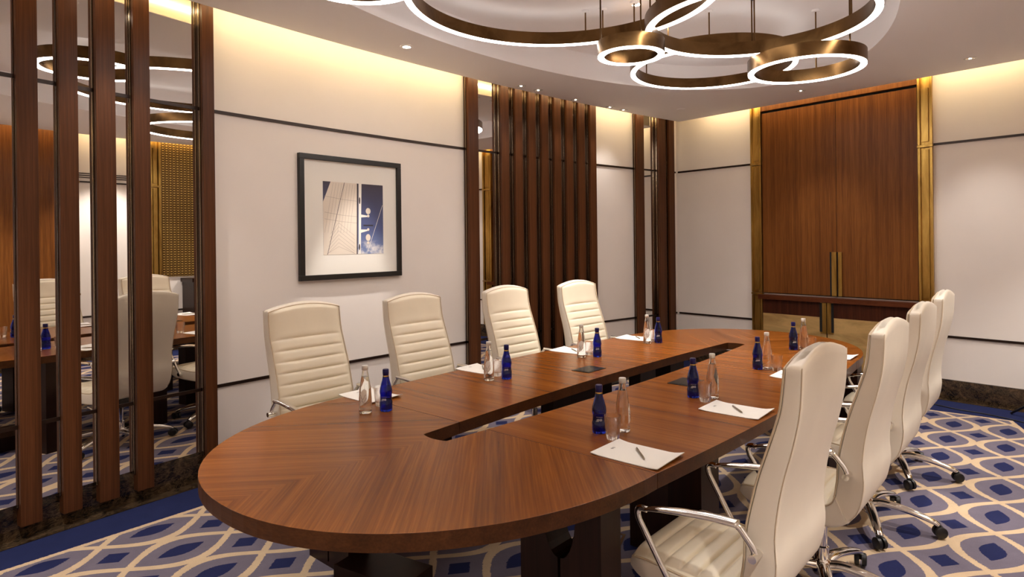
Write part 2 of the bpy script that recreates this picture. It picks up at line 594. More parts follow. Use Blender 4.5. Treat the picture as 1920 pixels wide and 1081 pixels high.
# ------------------------------------------------------------------ mirrors and walnut slats on the left wall
def mirror(y0, y1, label, tilt=0.0, set_off=0.0):
    t = thing('wall_mirror', label, 'mirror', (xl((y0 + y1) / 2, 0.006), (y0 + y1) / 2, 0.197), group=None)
    x0, yy, z0 = t.location
    def xm(y, off): return xl(y, off) + set_off + tilt * (1.2 - y)
    bm = B()
    # three panes divided by the dark trims
    for za, zb in ((0.197, TZ[0] - 0.012), (TZ[0] + 0.012, TZ[1] - 0.012), (TZ[1] + 0.012, ZT - 0.01)):
        rows = []
        for y in frange(y0, y1, max(2, int((y1 - y0) / 0.05))):
            a, b = xm(y, 0.001), xm(y, 0.008)
            rows.append([(a - x0, y - yy, za - z0), (b - x0, y - yy, za - z0), (b - x0, y - yy, zb - z0), (a - x0, y - yy, zb - z0)])
        g = grid(bm, rows, close_v=True)
        bm.faces.new(g[0][::-1]); bm.faces.new(g[-1])
    obj('mirror_pane', bm, M_mirror, t, smooth=20)
    for z in TZ:
        bm = B()
        rows = []
        for y in frange(y0, y1, max(2, int((y1 - y0) / 0.05))):
            a, b = xm(y, 0.001), xm(y, 0.0135)
            rows.append([(a - x0, y - yy, z - 0.011 - z0), (b - x0, y - yy, z - 0.011 - z0), (b - x0, y - yy, z + 0.011 - z0), (a - x0, y - yy, z + 0.011 - z0)])
        g = grid(bm, rows, close_v=True)
        bm.faces.new(g[0][::-1]); bm.faces.new(g[-1])
        obj('trim_bar', bm, M_trim, t)
mirror(0.05, 1.84, 'tall wall mirror behind the row of walnut slats nearest the camera', 0.036, 0.026)
mirror(4.60, 6.42, 'tall wall mirror behind the dense bank of walnut slats right of the picture')
mirror(7.34, 7.98, 'narrow wall mirror behind the walnut slats near the far left corner')

ORD = ['first', 'second', 'third', 'fourth', 'fifth', 'sixth', 'seventh', 'eighth']
def slat(y0, y1, label, group, z0=0.077, z1=3.44, depth=0.08, strip=True):
    """walnut fin standing off the wall with a bronze channel on its near side"""
    ym = (y0 + y1) / 2
    a = atan2(2 * (ym - 3.6) / 44.0, 1.0)           # wall tangent
    t = thing('walnut_slat', label, 'wall slat', (xl(ym), ym, z0), -a, group)
    h = z1 - z0; hw = (y1 - y0) / 2
    bm = B(); bx(bm, 0.012, depth, -hw, hw, 0, h)
    obj('slat_body', bm, M_slat, t, bevel=0.002)
    if strip:
        bm = B(); bx(bm, 0.012, depth - 0.030, -hw - 0.003, -hw + 0.002, 0.1, h)
        obj('bronze_channel', bm, M_strip, t)
        bm = B(); bx(bm, depth - 0.045, depth - 0.040, -hw - 0.006, -hw - 0.002, 0.1, h)
        obj('steel_line', bm, M_steel, t)
G1 = 'walnut slats over the mirror nearest the camera'
NEAR = [(0.580, 0.680), (0.786, 0.887), (0.989, 1.086), (1.180, 1.288), (1.392, 1.490), (1.832, 1.912)]
labs = ['walnut slat cut by the left edge of the photo', 'first full walnut slat from the left edge', 'second full walnut slat from the left edge',
        'third full walnut slat from the left edge', 'fourth full walnut slat from the left edge, beside the widest mirror strip',
        'walnut slat between the wide mirror strip and the white wall with the picture']
for (a, b), l in zip(NEAR, labs): slat(a, b, l, G1)
slat(4.43, 4.565, 'single walnut slat ending the white wall right of the framed picture', G1)
G2 = 'dense walnut slats right of the picture'
for k in range(8):
    e = 5.0 + 0.205 * k
    slat(e - 0.108, e, '%s slat from the left in the dense walnut bank behind the chairs' % ORD[k], G2)
slat(7.20, 7.337, 'walnut slat left of the narrow mirror near the far corner', 'walnut slats in the far left corner')
slat(7.635, 7.777, 'walnut slat right of the narrow mirror near the far corner', 'walnut slats in the far left corner')
slat(7.84, 7.955, 'last walnut slat, tight against the far left corner', 'walnut slats in the far left corner')

# ------------------------------------------------------------------ far wall: brass portal, doors, sideboard
def pilaster(xa, xb, f, label, side):
    """f maps (u, off) to plan position"""
    t = thing('brass_pilaster', label, 'pilaster', f((xa + xb) / 2, 0) + (0.0,), group=None)
    L0 = Vector(t.location)
    def slab(name, ua, ub, oa, ob, z0, z1, m):
        z0 += DZ; z1 += DZ
        bm = B(); rows = []
        for u in (ua, ub):
            p, q = f(u, oa), f(u, ob)
            rows.append([(p[0], p[1], z0), (q[0], q[1], z0), (q[0], q[1], z1), (p[0], p[1], z1)])
        g = grid(bm, rows, close_v=True); bm.faces.new(g[0][::-1]); bm.faces.new(g[-1])
        for v in bm.verts: v.co -= L0
        return obj(name, bm, m, t, bevel=0.0015)
    w_ = xb - xa
    for za, zb in ((0.17, 0.905), (0.935, 2.495), (2.525, 3.40)):
        slab('brass_casing', xa, xb, -0.0, 0.035, za, zb, M_brass)
        slab('raised_border', xa, xa + 0.022 * 1, 0.033, 0.060, za, zb, M_brass)
        slab('raised_border', xb - 0.022, xb, 0.033, 0.060, za, zb, M_brass)
        slab('raised_panel', xa + 0.034, xb - 0.034, 0.033, 0.052, za + 0.03, zb - (0.30 if zb > 3.3 else 0.02), M_brass)
    for z in (0.92, 2.51):
        slab('collar', xa - 0.003, xb + 0.003, 0.0, 0.066, z - 0.012, z + 0.012, M_brass)
ffar = lambda u, off: (u, yf(u, off))
pilaster(-3.030, -2.895, ffar, 'aged brass pilaster left of the walnut doors on the far wall', 1)
pilaster(-1.215, -1.085, ffar, 'aged brass pilaster right of the walnut doors on the far wall', 1)

XM = -2.02
t = thing('built_in_cabinet', 'tall walnut double-door cabinet between two brass pilasters on the far wall', 'cabinet', (XM, yf(XM), 0.92))
def fs(name, x0, x1, z0, z1, a, b, m, par, bevel=0.002):
    bm = B(); Lc = Vector(t.location)
    z1 += DZ
    if z0 > 0.05: z0 += DZ
    rows = [[(x, yf(x, a), z0), (x, yf(x, b), z0), (x, yf(x, b), z1), (x, yf(x, a), z1)] for x in (x0, x1)]
    g = grid(bm, rows, close_v=True); bm.faces.new(g[0][::-1]); bm.faces.new(g[-1])
    for v in bm.verts: v.co -= Lc
    return obj(name, bm, m, par, bevel=bevel)
fs('cabinet_back', -2.893, -1.217, 0.925, 3.15, 0.002, 0.008, M_dark, t)
dl = fs('door', -2.888, XM - 0.002, 0.935, 3.125, 0.008, 0.034, M_door, t)
dr = fs('door', XM + 0.002, -1.222, 0.935, 3.125, 0.008, 0.034, M_door, t)
for d_, xa, xb in ((dl, -2.075, -2.022), (dr, -2.005, -1.965)):
    h = fs('handle', xa, xb, 0.935, 1.43, 0.033, 0.058, M_brass, d_, 0.003)
    h = fs('handle_recess', xa - (0.024 if d_ is dl else 0.012), xa - 0.001, 0.935, 1.43, 0.034, 0.036, M_dark, d_, 0)  # thin dark strip on the door face, painting the recess shade
fs('header', -2.893, -1.217, 3.150, 3.30, 0.0, 0.060, M_door, t)

t = thing('sideboard', 'low walnut sideboard with brass lower doors under the tall cabinet doors', 'sideboard', (XM, yf(XM), 0.0))
fs('countertop', -2.935, -1.18, 0.858, 0.912, 0.0, 0.10, M_counter, t)
fs('plinth', -2.90, -1.21, 0.0, 0.12, 0.0, 0.05, M_marble, t)
XD = XM - 0.115
for xa, xb in ((-2.893, XD - 0.004), (XD + 0.004, -1.217)):
    d_ = fs('door', xa, xb, 0.12, 0.853, 0.0, 0.045, M_door2, t)
    fs('brass_plate', xa + 0.002, xb - 0.002, 0.125, 0.685, 0.044, 0.050, M_brassp, d_, 0.001)
    if xb < XD: ha, hb = xb - 0.068, xb
    else: ha, hb = xa, xa + 0.068
    fs('handle_plate', ha, hb, 0.50, 0.853, 0.044, 0.056, M_brass, d_, 0.002)
    if xb < XD: ga, gb = ha - 0.005, ha + 0.022
    else: ga, gb = hb - 0.022, hb + 0.005
    fs('finger_slot', ga, gb, 0.52, 0.850, 0.0555, 0.0575, M_dark, d_, 0)  # dark strip laid on the plate, standing for shade in the slot

# ------------------------------------------------------------------ right wall, seen in the mirrors
fright = lambda u, off: (xr_(u, off), u)
for a, b, l in ((3.25, 3.37, 'aged brass pilaster on the right wall, nearest the camera'),
                (4.26, 4.37, 'aged brass pilaster on the right wall, left of its white panel'),
                (5.08, 5.19, 'aged brass pilaster on the right wall, beside the gold lattice')):
    pilaster(a, b, fright, l, -1)
o = arc_slab('walnut_wall_panel', 3.38, 4.25, 0.17, 3.40, 0.001, 0.03, M_door, f=xr_)
tag(o, 'walnut wall panel between two brass pilasters on the right wall', 'wall panel')
t = thing('lattice_screen', 'gold geometric lattice screen above the console on the right wall', 'lattice screen', (xr_(6.2), 6.2, 1.15))
bm = B(); Lc = Vector(t.location); rows = []
for y in frange(5.20, 6.75, 14):
    a, b = xr_(y, 0.001), xr_(y, 0.02)
    rows.append([(a, y, 1.15), (b, y, 1.15), (b, y, 3.4), (a, y, 3.4)])
g = grid(bm, rows, close_v=True); bm.faces.new(g[0][::-1]); bm.faces.new(g[-1])
for v in bm.verts: v.co -= Lc
obj('lattice', bm, M_lattice, t)
t = thing('console_cabinet', 'dark walnut console under the gold lattice on the right wall', 'console', (xr_(5.95, 0.2), 5.95, 0), 0.26)
for nm, c in (('top', (-0.18, 0.17, -0.60, 0.72, 1.06, 1.12)), ('side', (-0.17, 0.17, -0.58, -0.53, 0, 1.06)), ('side', (-0.17, 0.17, 0.65, 0.70, 0, 1.06)),
              ('shelf', (-0.17, 0.17, -0.53, 0.65, 0.74, 0.78)), ('body', (-0.16, 0.17, -0.53, 0.65, 0.0, 0.5))):
    bm = B(); bx(bm, *c); obj(nm, bm, M_leg, t, bevel=0.003)

# ------------------------------------------------------------------ framed picture on the left wall
def picture():
    yc, zc = 3.115, 1.797 + DZ
    a = atan2(2 * (yc - 3.6) / 44.0, 1.0)
    t = thing('framed_picture', 'black framed photograph of a sail and mast on the white wall', 'picture', (xl(yc), yc, zc), -a)
    W, H = 0.508, 0.505
    bm = B()
    f = 0.042
    for c in ((-W, W, H - f, H), (-W, W, -H, -H + f), (-W, -W + f, -H + f, H - f), (W - f, W, -H + f, H - f)):
        bx(bm, 0.004, 0.042, c[0], c[1], c[2], c[3])
    obj('frame', bm, M_frame, t, bevel=0.003)
    bm = B(); bx(bm, 0.004, 0.018, -W + f, W - f, -H + f, H - f)
    obj('mount', bm, M_mount, t)
    # photograph 0.60 x 0.60, offset a little low
    y0, y1, z0, z1 = -0.287, 0.318, -0.303, 0.297
    def q(bm, pts, d):
        bm.faces.new([bm.verts.new((d, y0 + p[0] * (y1 - y0), z0 + p[1] * (z1 - z0))) for p in pts])
    def pq(name, polys, d, m, par):
        bm = B()
        for p in polys: q(bm, p, d)
        return obj(name, bm, m, par)
    m = mat('print_sky', rgb(62, 60, 92), 0.5)
    co = objco(m); sp = N(m, 'ShaderNodeSeparateXYZ'); L(m, co, sp.inputs[0])
    V.nt = m.node_tree
    f1 = ((V(sp.outputs[2]) + 0.303) / 0.6).min(1.0).max(0.0)
    sky = ramp(m, f1.k, [(0.0, rgb(120, 136, 178)), (0.35, rgb(78, 88, 132)), (1.0, rgb(58, 50, 66))])
    cl = noise(m, mapping(m, co, (1, 9, 14)), 1.0, 5, 0.6)
    cf = ((V(cl) - 0.42) * 6.0).min(1.0).max(0.0) * ((0.20 - f1) * 9.0).min(1.0).max(0.0)
    base(m, mixc(m, cf.k, sky, rgb(222, 216, 214)))
    bm = B(); bx(bm, 0.010, 0.0190, y0, y1, z0, z1)
    ph = obj('photograph', bm, m, t)
    ms = mat('print_sail', rgb(226, 212, 196), 0.6)
    pq('sail', [[(0, 0), (0.54, 0), (0.56, 1), (0.12, 1), (0, 0.72)]], 0.0193, ms, ph)
    mk = mat('print_dark_line', rgb(52, 44, 48), 0.6)
    mt = mat('print_thin_seam', rgb(176, 160, 148), 0.6)
    def ln(a, b, w):
        dx, dz = b[0] - a[0], b[1] - a[1]; l = sqrt(dx * dx + dz * dz); nx, nz = -dz / l * w, dx / l * w
        return [(a[0] + nx, a[1] + nz), (b[0] + nx, b[1] + nz), (b[0] - nx, b[1] - nz), (a[0] - nx, a[1] - nz)]
    se = []
    for k in range(9):
        xt = 0.16 + 0.045 * k
        se.append(ln((xt, 0.985), (0.02 + 0.05 * k, 0.30), 0.0018))
    for k in range(7):
        z = 0.05 + 0.055 * k
        se.append(ln((0.24, z + 0.06), (0.05 + 0.01 * k, max(0.01, z - 0.10)), 0.0018)); se.append(ln((0.24, z + 0.06), (0.5, max(0.01, z - 0.12)), 0.0018))
    for z in (0.80, 0.58, 0.49):
        se.append(ln((0.02, z), (0.3, z - 0.035), 0.0022)); se.append(ln((0.3, z - 0.035), (0.54, z - 0.05), 0.0022))
    pq('sail_seams', se, 0.0195, mt, ph)
    pq('rigging', [ln((0.34, 1.0), (0.06, 0.0), 0.0035), ln((0.555, 1.0), (0.54, 0.0), 0.008)], 0.0197, mk, ph)
    pq('mast', [[(0.565, 0), (0.60, 0), (0.625, 1), (0.575, 1)], ln((0.99, 0.71), (0.72, 0.03), 0.003),
                [(0.60, 0.52), (0.72, 0.53), (0.72, 0.55), (0.60, 0.565)], [(0.60, 0.30), (0.72, 0.33), (0.72, 0.35), (0.60, 0.35)]], 0.0198, M_mount, ph)
    def disc(cx, cz, rx, rz):
        return [(cx + rx * cos(2 * pi * k / 16), cz + rz * sin(2 * pi * k / 16)) for k in range(16)]
    pq('radar_domes', [disc(0.735, 0.615, 0.042, 0.045), disc(0.73, 0.235, 0.042, 0.05), disc(0.735, 0.545, 0.022, 0.02), disc(0.73, 0.16, 0.024, 0.02), disc(0.733, 0.35, 0.02, 0.02)], 0.0200, ms, ph)
    for q_ in (disc(0.59, 0.76, 0.012, 0.05), disc(0.58, 0.10, 0.012, 0.045), ln((0.65, 0.41), (0.82, 0.41), 0.008)):
        pq('fitting', [q_], 0.0201, mk, ph)
picture()

# ================================================================== PENDANT RINGS
def pendant(cx, cy, r, zb, h, label, name='pendant_ring_light', w=0.05, rods=(20, 140, 260)):
    t = thing(name, label, 'pendant light', (cx, cy, zb), 0, 'interlocking ring pendants')
    seg = 128
    prof = [(r - w, 0.004), (r - w, h), (r - w + 0.006, h), (r - 0.006, h), (r, h), (r, 0.004), (r - 0.004, 0.004), (r - 0.004, 0.012), (r - w + 0.004, 0.012), (r - w + 0.004, 0.004)]
    bm = B()
    rows = [[(p[0] * cos(2 * pi * k / seg), p[0] * sin(2 * pi * k / seg), p[1]) for p in prof] for k in range(seg)]
    grid(bm, rows, close_u=True, close_v=True)
    obj('bronze_band', bm, M_ring, t, smooth=30)
    bm = B()
    prof = [(r - w + 0.0045, 0.0115), (r - w + 0.0045, -0.002), (r - 0.0045, -0.002), (r - 0.0045, 0.0115)]
    rows = [[(p[0] * cos(2 * pi * k / seg), p[0] * sin(2 * pi * k / seg), p[1]) for p in prof] for k in range(seg)]
    grid(bm, rows, close_u=True)
    obj('light_diffuser', bm, M_led, t, smooth=30)
    bm = B()
    prof = [(r - w + 0.008, h + 0.001), (r - 0.008, h + 0.001)]
    grid(bm, [[(p[0] * cos(2 * pi * k / seg), p[0] * sin(2 * pi * k / seg), p[1]) for p in prof] for k in range(seg)], close_u=True)
    obj('uplight_diffuser', bm, M_topfill, t)  # added glowing band, unseen from below, lifts the recess ceiling
    for a in rods:
        px, py = (r - w / 2) * cos(radians(a)), (r - w / 2) * sin(radians(a))
        bm = B(); tube(bm, [(px, py, h - 0.01), (px, py, ZT - zb)], 0.006, 10)
        rd = obj('suspension_rod', bm, M_ring, t, smooth=40)
        bm = B(); lathe(bm, [(0, ZT - zb - 0.018), (0.03, ZT - zb - 0.018), (0.032, ZT - zb - 0.001), (0, ZT - zb - 0.001)], 20, (px, py, 0))
        obj('ceiling_rose', bm, M_ceil, rd, smooth=30)
pendant(-2.48, 3.29, 1.022, CAM_H + 1.585, 0.10, 'largest bronze ring pendant, top centre of the photo', rods=(93, 108, 116, 215, 300))
pendant(-1.557, 4.19, 0.723, CAM_H + 1.41, 0.10, 'large bronze ring pendant at upper right, crossing over the largest ring', rods=(52, 112, 172, 232, 300))
pendant(-2.464, 5.51, 0.724, CAM_H + 1.55, 0.10, 'bronze ring pendant whose lit edge hangs lowest in the photo, between the two small rings', rods=(175, 293, 60))
pendant(-2.325, 3.883, 0.233, CAM_H + 1.30, 0.10, 'smallest bronze ring pendant under the largest ring', rods=(100, 220, 340))
pendant(-1.524, 5.068, 0.412, CAM_H + 1.28, 0.10, 'small bronze ring pendant nearest the walnut doors', rods=(95, 334, 215))
pendant(-2.985, 2.07, 0.36, CAM_H + 1.47, 0.10, 'bronze ring pendant cut by the top edge, left of the largest ring', rods=(50, 170, 290))

# ================================================================== DOWNLIGHTS
def downlight(x, y, z, label, lit=False, aim=None, power=None, cone=78):
    t = thing('downlight', label, 'downlight', (x, y, z), 0, 'recessed ceiling downlights')
    bm = B(); lathe(bm, [(0.030, -0.001), (0.034, -0.005), (0.048, -0.004), (0.052, -0.0005)], 28)
    obj('trim_ring', bm, M_white if not lit else M_ceil, t, smooth=40)
    bm = B(); lathe(bm, [(0, -0.001), (0.031, -0.001)] if lit else [(0, -0.001), (0.018, -0.0012), (0.031, -0.002)], 24)
    obj('lens', bm, M_dl if lit else M_dlo, t)
    if not lit:
        bm = B(); lathe(bm, [(0, -0.0035), (0.011, -0.0030)], 16)
        obj('lamp_capsule', bm, M_dl, t)
    if lit or power:
        ld = bpy.data.lights.new('downlight_lamp', 'SPOT')
        ld.energy = power or SPOT_W; ld.spot_size = radians(cone); ld.spot_blend = 0.6; ld.shadow_soft_size = 0.03
        ld.color = (1.0, 0.95, 0.90)
        lo = bpy.data.objects.new('downlight_lamp', ld); COL.objects.link(lo); lo.parent = t
        lo.location = (0, 0, -0.03)
        if aim:
            d = Vector(aim) - Vector((x, y, z)); lo.rotation_euler = d.to_track_quat('-Z', 'Y').to_euler()
downlight(-4.04, 3.28, ZC, 'lit recessed downlight in the soffit above the framed picture', True, power=55, aim=(-4.50, 3.02, 0.55), cone=32)
downlight(-4.02, 1.30, ZC, 'recessed downlight in the soffit above the nearest slats, seen in the mirror', True, power=14)
for (x, y), l in zip(((-4.212, 4.894), (-4.20, 5.154), (-4.183, 5.791), (-4.163, 6.396), (-4.126, 6.644)),
                     ('leftmost small downlight in the soffit above the dense slats', 'second downlight above the dense slats, close to the leftmost',
                      'third downlight above the dense slats, standing alone', 'fourth downlight, above the right end of the dense slats', 'fifth downlight, above the white panel beside the dense slats')):
    x = max(x, xl(y, 0.30))
    downlight(x, y, ZC, l, False, power=4)
t = thing('ceiling_sensor', 'flush round sensor disc in the soffit near the far corner', 'sensor', (-3.574, 7.107, ZC))
bm = B(); lathe(bm, [(0, -0.012), (0.045, -0.010), (0.055, 0.0)], 28); obj('disc', bm, M_ceil, t, smooth=40)
downlight(-2.55, 4.35, ZT, 'lit downlight in the upper recess beside the smallest ring', True)
for k, (x, y) in enumerate(((0.55, 1.2), (0.62, 3.0), (0.50, 4.6), (0.05, 6.2), (-3.3, 0.1), (-0.9, -0.3), (-2.2, 7.15), (-0.7, 6.95))):  # the ones out of view are added to light the aisle and room
    downlight(x, y, ZC, ['downlight over the right aisle near the camera', 'downlight over the right aisle behind the second chair', 'downlight over the right aisle behind the third chair',
                         'downlight over the right aisle near the far wall', 'downlight behind the near end of the table', 'downlight above the camera',
                         'downlight in front of the walnut doors', 'downlight in front of the right brass pilaster'][k], k < 6, power=SPOT_W if k < 6 else 14)

# ================================================================== CONFERENCE TABLE
TX, TY = -2.075, 3.42
TZT = 0.738 + DZ; TTH = 0.056
J0, J1 = 2.045, 4.795            # leaf joints
TIP0, TIP1 = 0.900, 5.940
def side(y):                     # half width of the gently bowed middle
    u = (y - TY) / (J1 - TY)
    return 0.995 - 0.055 * u * u
def cap(end):
    """end leaf outline from one joint corner round the tip to the other"""
    jy, tip = (J0, TIP0) if end == 0 else (J1, TIP1)
    hw = side(jy); L_ = abs(tip - jy); pts = []
    n = 2.12
    for k in range(49):
        a = pi * k / 48
        c, s = cos(a), sin(a)
        x = hw * (abs(c) ** (2 / n)) * (1 if c > 0 else -1)
        y = L_ * (abs(s) ** (2 / n))
        pts.append((TX + x, jy - y if end == 0 else jy + y))
    return pts
S0, S1 = 1.815, 5.05             # slot ends
def slot(y):
    u = (y - 3.42) / 1.62
    return 0.135 - 0.062 * u * u
def bow(x):                      # slot end is a shallow arc
    return 0.014 * (1 - (x / 0.08) ** 2)

tb = thing('conference_table', 'long oval walnut conference table with a narrow open slot down its middle', 'table', (TX, TY, 0))
TL = Vector((TX, TY, 0))
def tpart(name, polys, z0, z1, m, bevel=0.0015, parent=None, origin=True):
    bm = B()
    for p in polys: prism(bm, p, z0, z1)
    # keep world coordinates in the mesh so that the veneer layout is continuous
    o = obj(name, bm, m, None, bevel=bevel)
    o.parent = parent or tb
    o.matrix_parent_inverse = Matrix.Translation(-TL)
    return o
G = 0.0012
# middle leaves left and right of the slot
ys = frange(J0 + G, J1 - G, 24)
R_ = [(TX + side(y), y) for y in ys] + [(TX + slot(y), y) for y in ys[::-1]]
L_ = [(TX - slot(y), y) for y in ys] + [(TX - side(y), y) for y in ys[::-1]]
tpart('top_leaf', [R_], TZT - TTH, TZT, [M_table]).data.materials.append(M_tedge)
tpart('top_leaf', [L_], TZT - TTH, TZT, [M_table]).data.materials.append(M_tedge)
for end, m in ((0, M_chevA), (1, M_chevB)):
    c = cap(end)
    jy = J0 - G if end == 0 else J1 + G
    c = [(x, min(y, jy) if end == 0 else max(y, jy)) for x, y in c]
    se = S0 if end == 0 else S1
    sg = -1 if end == 0 else 1
    ins = []
    yy = frange(jy, se, 5)
    for y in yy: ins.append((TX - slot(y), y))
    hw = slot(se)
    for k in range(1, 8):
        x = -hw + 2 * hw * k / 8
        ins.append((TX + x, se + sg * 0.016 * (1 - (x / hw) ** 2)))
    for y in yy[::-1]: ins.append((TX + slot(y), y))
    if end == 0:
        # c runs right joint -> tip -> left joint
        tpart('end_leaf', [c + ins], TZT - TTH, TZT, [m]).data.materials.append(M_tedge)
    else:
        tpart('end_leaf', [c + ins], TZT - TTH, TZT, [m]).data.materials.append(M_tedge)
for o in tb.children:
    for p in o.data.polygons:
        if abs(p.normal.z) < 0.3: p.material_index = 1
# pedestals: U-shaped slab frames with a foot beam
def pedestal(name, y0, x_in, x_out, th=0.11, notch=True):
    for s in (1, -1):
        bm = B()
        h = TZT - TTH - 0.001; cx = (x_in + x_out) / 2
        pts = [(x_in, 0.009), (x_out, 0.009), (x_out, h)]
        if notch:
            # rounded notch cut from the top edge, slit below it
            pts.append((cx + 0.072, h))
            for k in range(0, 8):
                a = -pi / 2 * k / 7
                pts.append((cx + 0.006 + 0.066 * cos(a), h - 0.03 + 0.17 * sin(a)))
            pts += [(cx + 0.006, 0.03), (cx - 0.006, 0.03)]
            for k in range(7, -1, -1):
                a = -pi / 2 * k / 7
                pts.append((cx - 0.006 - 0.066 * cos(a), h - 0.03 + 0.17 * sin(a)))
            pts.append((cx - 0.072, h))
        pts.append((x_in, h))
        f0 = [bm.verts.new((TX + s * p[0], y0, p[1])) for p in pts]
        f1 = [bm.verts.new((TX + s * p[0], y0 + th, p[1])) for p in pts]
        bm.faces.new(f0); bm.faces.new(f1[::-1])
        for i in range(len(pts)):
            j = (i + 1) % len(pts)
            bm.faces.new((f0[i], f0[j], f1[j], f1[i]))
        o = obj(name, bm, M_leg, None); o.parent = tb; o.matrix_parent_inverse = Matrix.Translation(-TL)
pedestal('pedestal_leg', 1.74, 0.55, 0.90, 0.12)
pedestal('pedestal_leg', 4.99, 0.55, 0.90, 0.12)
pedestal('pedestal_leg', 2.45, 0.765, 0.915, 0.17, False)
pedestal('pedestal_leg', 4.22, 0.765, 0.915, 0.17, False)
def tb_box(name, x0, x1, y0, y1, z0, z1, m, rot=0.0, bevel=0.004):
    cx, cy = (x0 + x1) / 2, (y0 + y1) / 2
    M = Matrix.Translation((cx, cy, 0)) @ Matrix.Rotation(rot, 4, 'Z') @ Matrix.Translation((-cx, -cy, 0))
    bm = B(); bx(bm, x0, x1, y0, y1, z0, z1, M)
    o = obj(name, bm, m, None, bevel=bevel); o.parent = tb; o.matrix_parent_inverse = Matrix.Translation(-TL)
    return o
tb_box('pedestal_foot', TX - 0.55, TX - 0.14, 1.68, 1.90, 0.009, 0.12, M_leg, 0.2)
tb_box('pedestal_foot', TX - 0.55, TX + 0.0, 4.95, 5.15, 0.009, 0.12, M_leg)
for a, b in ((3.10, 3.60), (4.15, 4.38), (4.62, 4.85)):
    tb_box('inner_leg', TX - 0.46, TX - 0.36, a, b, 0.009, TZT - TTH - 0.001, M_leg)
tb_box('inner_leg', TX + 0.30, TX + 0.40, 2.9, 3.5, 0.009, TZT - TTH - 0.001, M_leg)

# flush cable boxes
def cable_box(x, y, label):
    t = thing('cable_box', label, 'cable box', (x, y, TZT), 0, 'flush cable boxes in the table')
    bm = B(); bx(bm, -0.068, 0.068, -0.10, 0.10, 0.0002, 0.0035); obj('lid_frame', bm, M_boxlid, t, bevel=0.001)
    bm = B(); bx(bm, -0.055, 0.055, -0.086, 0.086, 0.0030, 0.0048); obj('lid', bm, M_boxlid, t, bevel=0.001)
    bm = B(); bx(bm, -0.055, 0.055, 0.062, 0.070, 0.0046, 0.0052); obj('brush_slot', bm, M_black, t)
cable_box(-2.400, 3.437, 'dark flush cable box on the left table leaf, between the second and third left settings')
cable_box(-1.738, 3.483, 'dark flush cable box on the right table leaf, beside the second blue bottle')

# floor box lids in the carpet under the near end of the table
t = thing('floor_box', 'grey metal-framed floor box set in the carpet under the near pedestal', 'floor box', (-1.93, 2.82, 0.009), 0.35)
bm = B()
for c in ((-0.13, 0.13, -0.13, -0.115), (-0.13, 0.13, 0.115, 0.13), (-0.13, -0.115, -0.115, 0.115), (0.115, 0.13, -0.115, 0.115)):
    bx(bm, c[0], c[1], c[2], c[3], 0.0, 0.004)
obj('frame', bm, M_steel, t, bevel=0.001)
bm = B(); bx(bm, -0.03, 0.03, 0.07, 0.095, 0.0, 0.006); obj('cable_flap', bm, M_black, t, bevel=0.001)

# ================================================================== CHAIRS
def curve2(pts, n):
    return [(p.x, p.z) for p in smooth_path([(a, 0, b) for a, b in pts], n)]

def offset_curve(c, d):
    out = []
    for i in range(len(c)):
        a = c[max(i - 1, 0)]; b = c[min(i + 1, len(c) - 1)]
        tx, tz = b[0] - a[0], b[1] - a[1]; l = sqrt(tx * tx + tz * tz) or 1
        out.append((c[i][0] - tz / l * d, c[i][1] + tx / l * d))
    return out

BACK = [(-0.125, 0.500), (-0.138, 0.570), (-0.146, 0.660), (-0.164, 0.740), (-0.192, 0.840), (-0.228, 0.940), (-0.262, 1.040), (-0.276, 1.120), (-0.283, 1.178)]
BREAR = [(-0.170, 0.400), (-0.214, 0.460), (-0.238, 0.560), (-0.237, 0.650), (-0.248, 0.740), (-0.270, 0.840), (-0.300, 0.940), (-0.324, 1.040), (-0.333, 1.120), (-0.337, 1.178)]
SEATT = [(0.285, 0.425), (0.275, 0.452), (0.22, 0.462), (0.12, 0.455), (0.0, 0.447), (-0.08, 0.452), (-0.112, 0.472), (-0.125, 0.500)]
def halfw(z):
    k = max(0.0, min(1.0, (z - 0.45) / 0.75))
    return 0.251 - 0.009 * k

def arch(y, z, w_, h0=0.90, amp=0.034):
    k = max(0.0, (z - h0) / (1.178 - h0))
    return amp * (1 - (y / w_) ** 2) * k * k

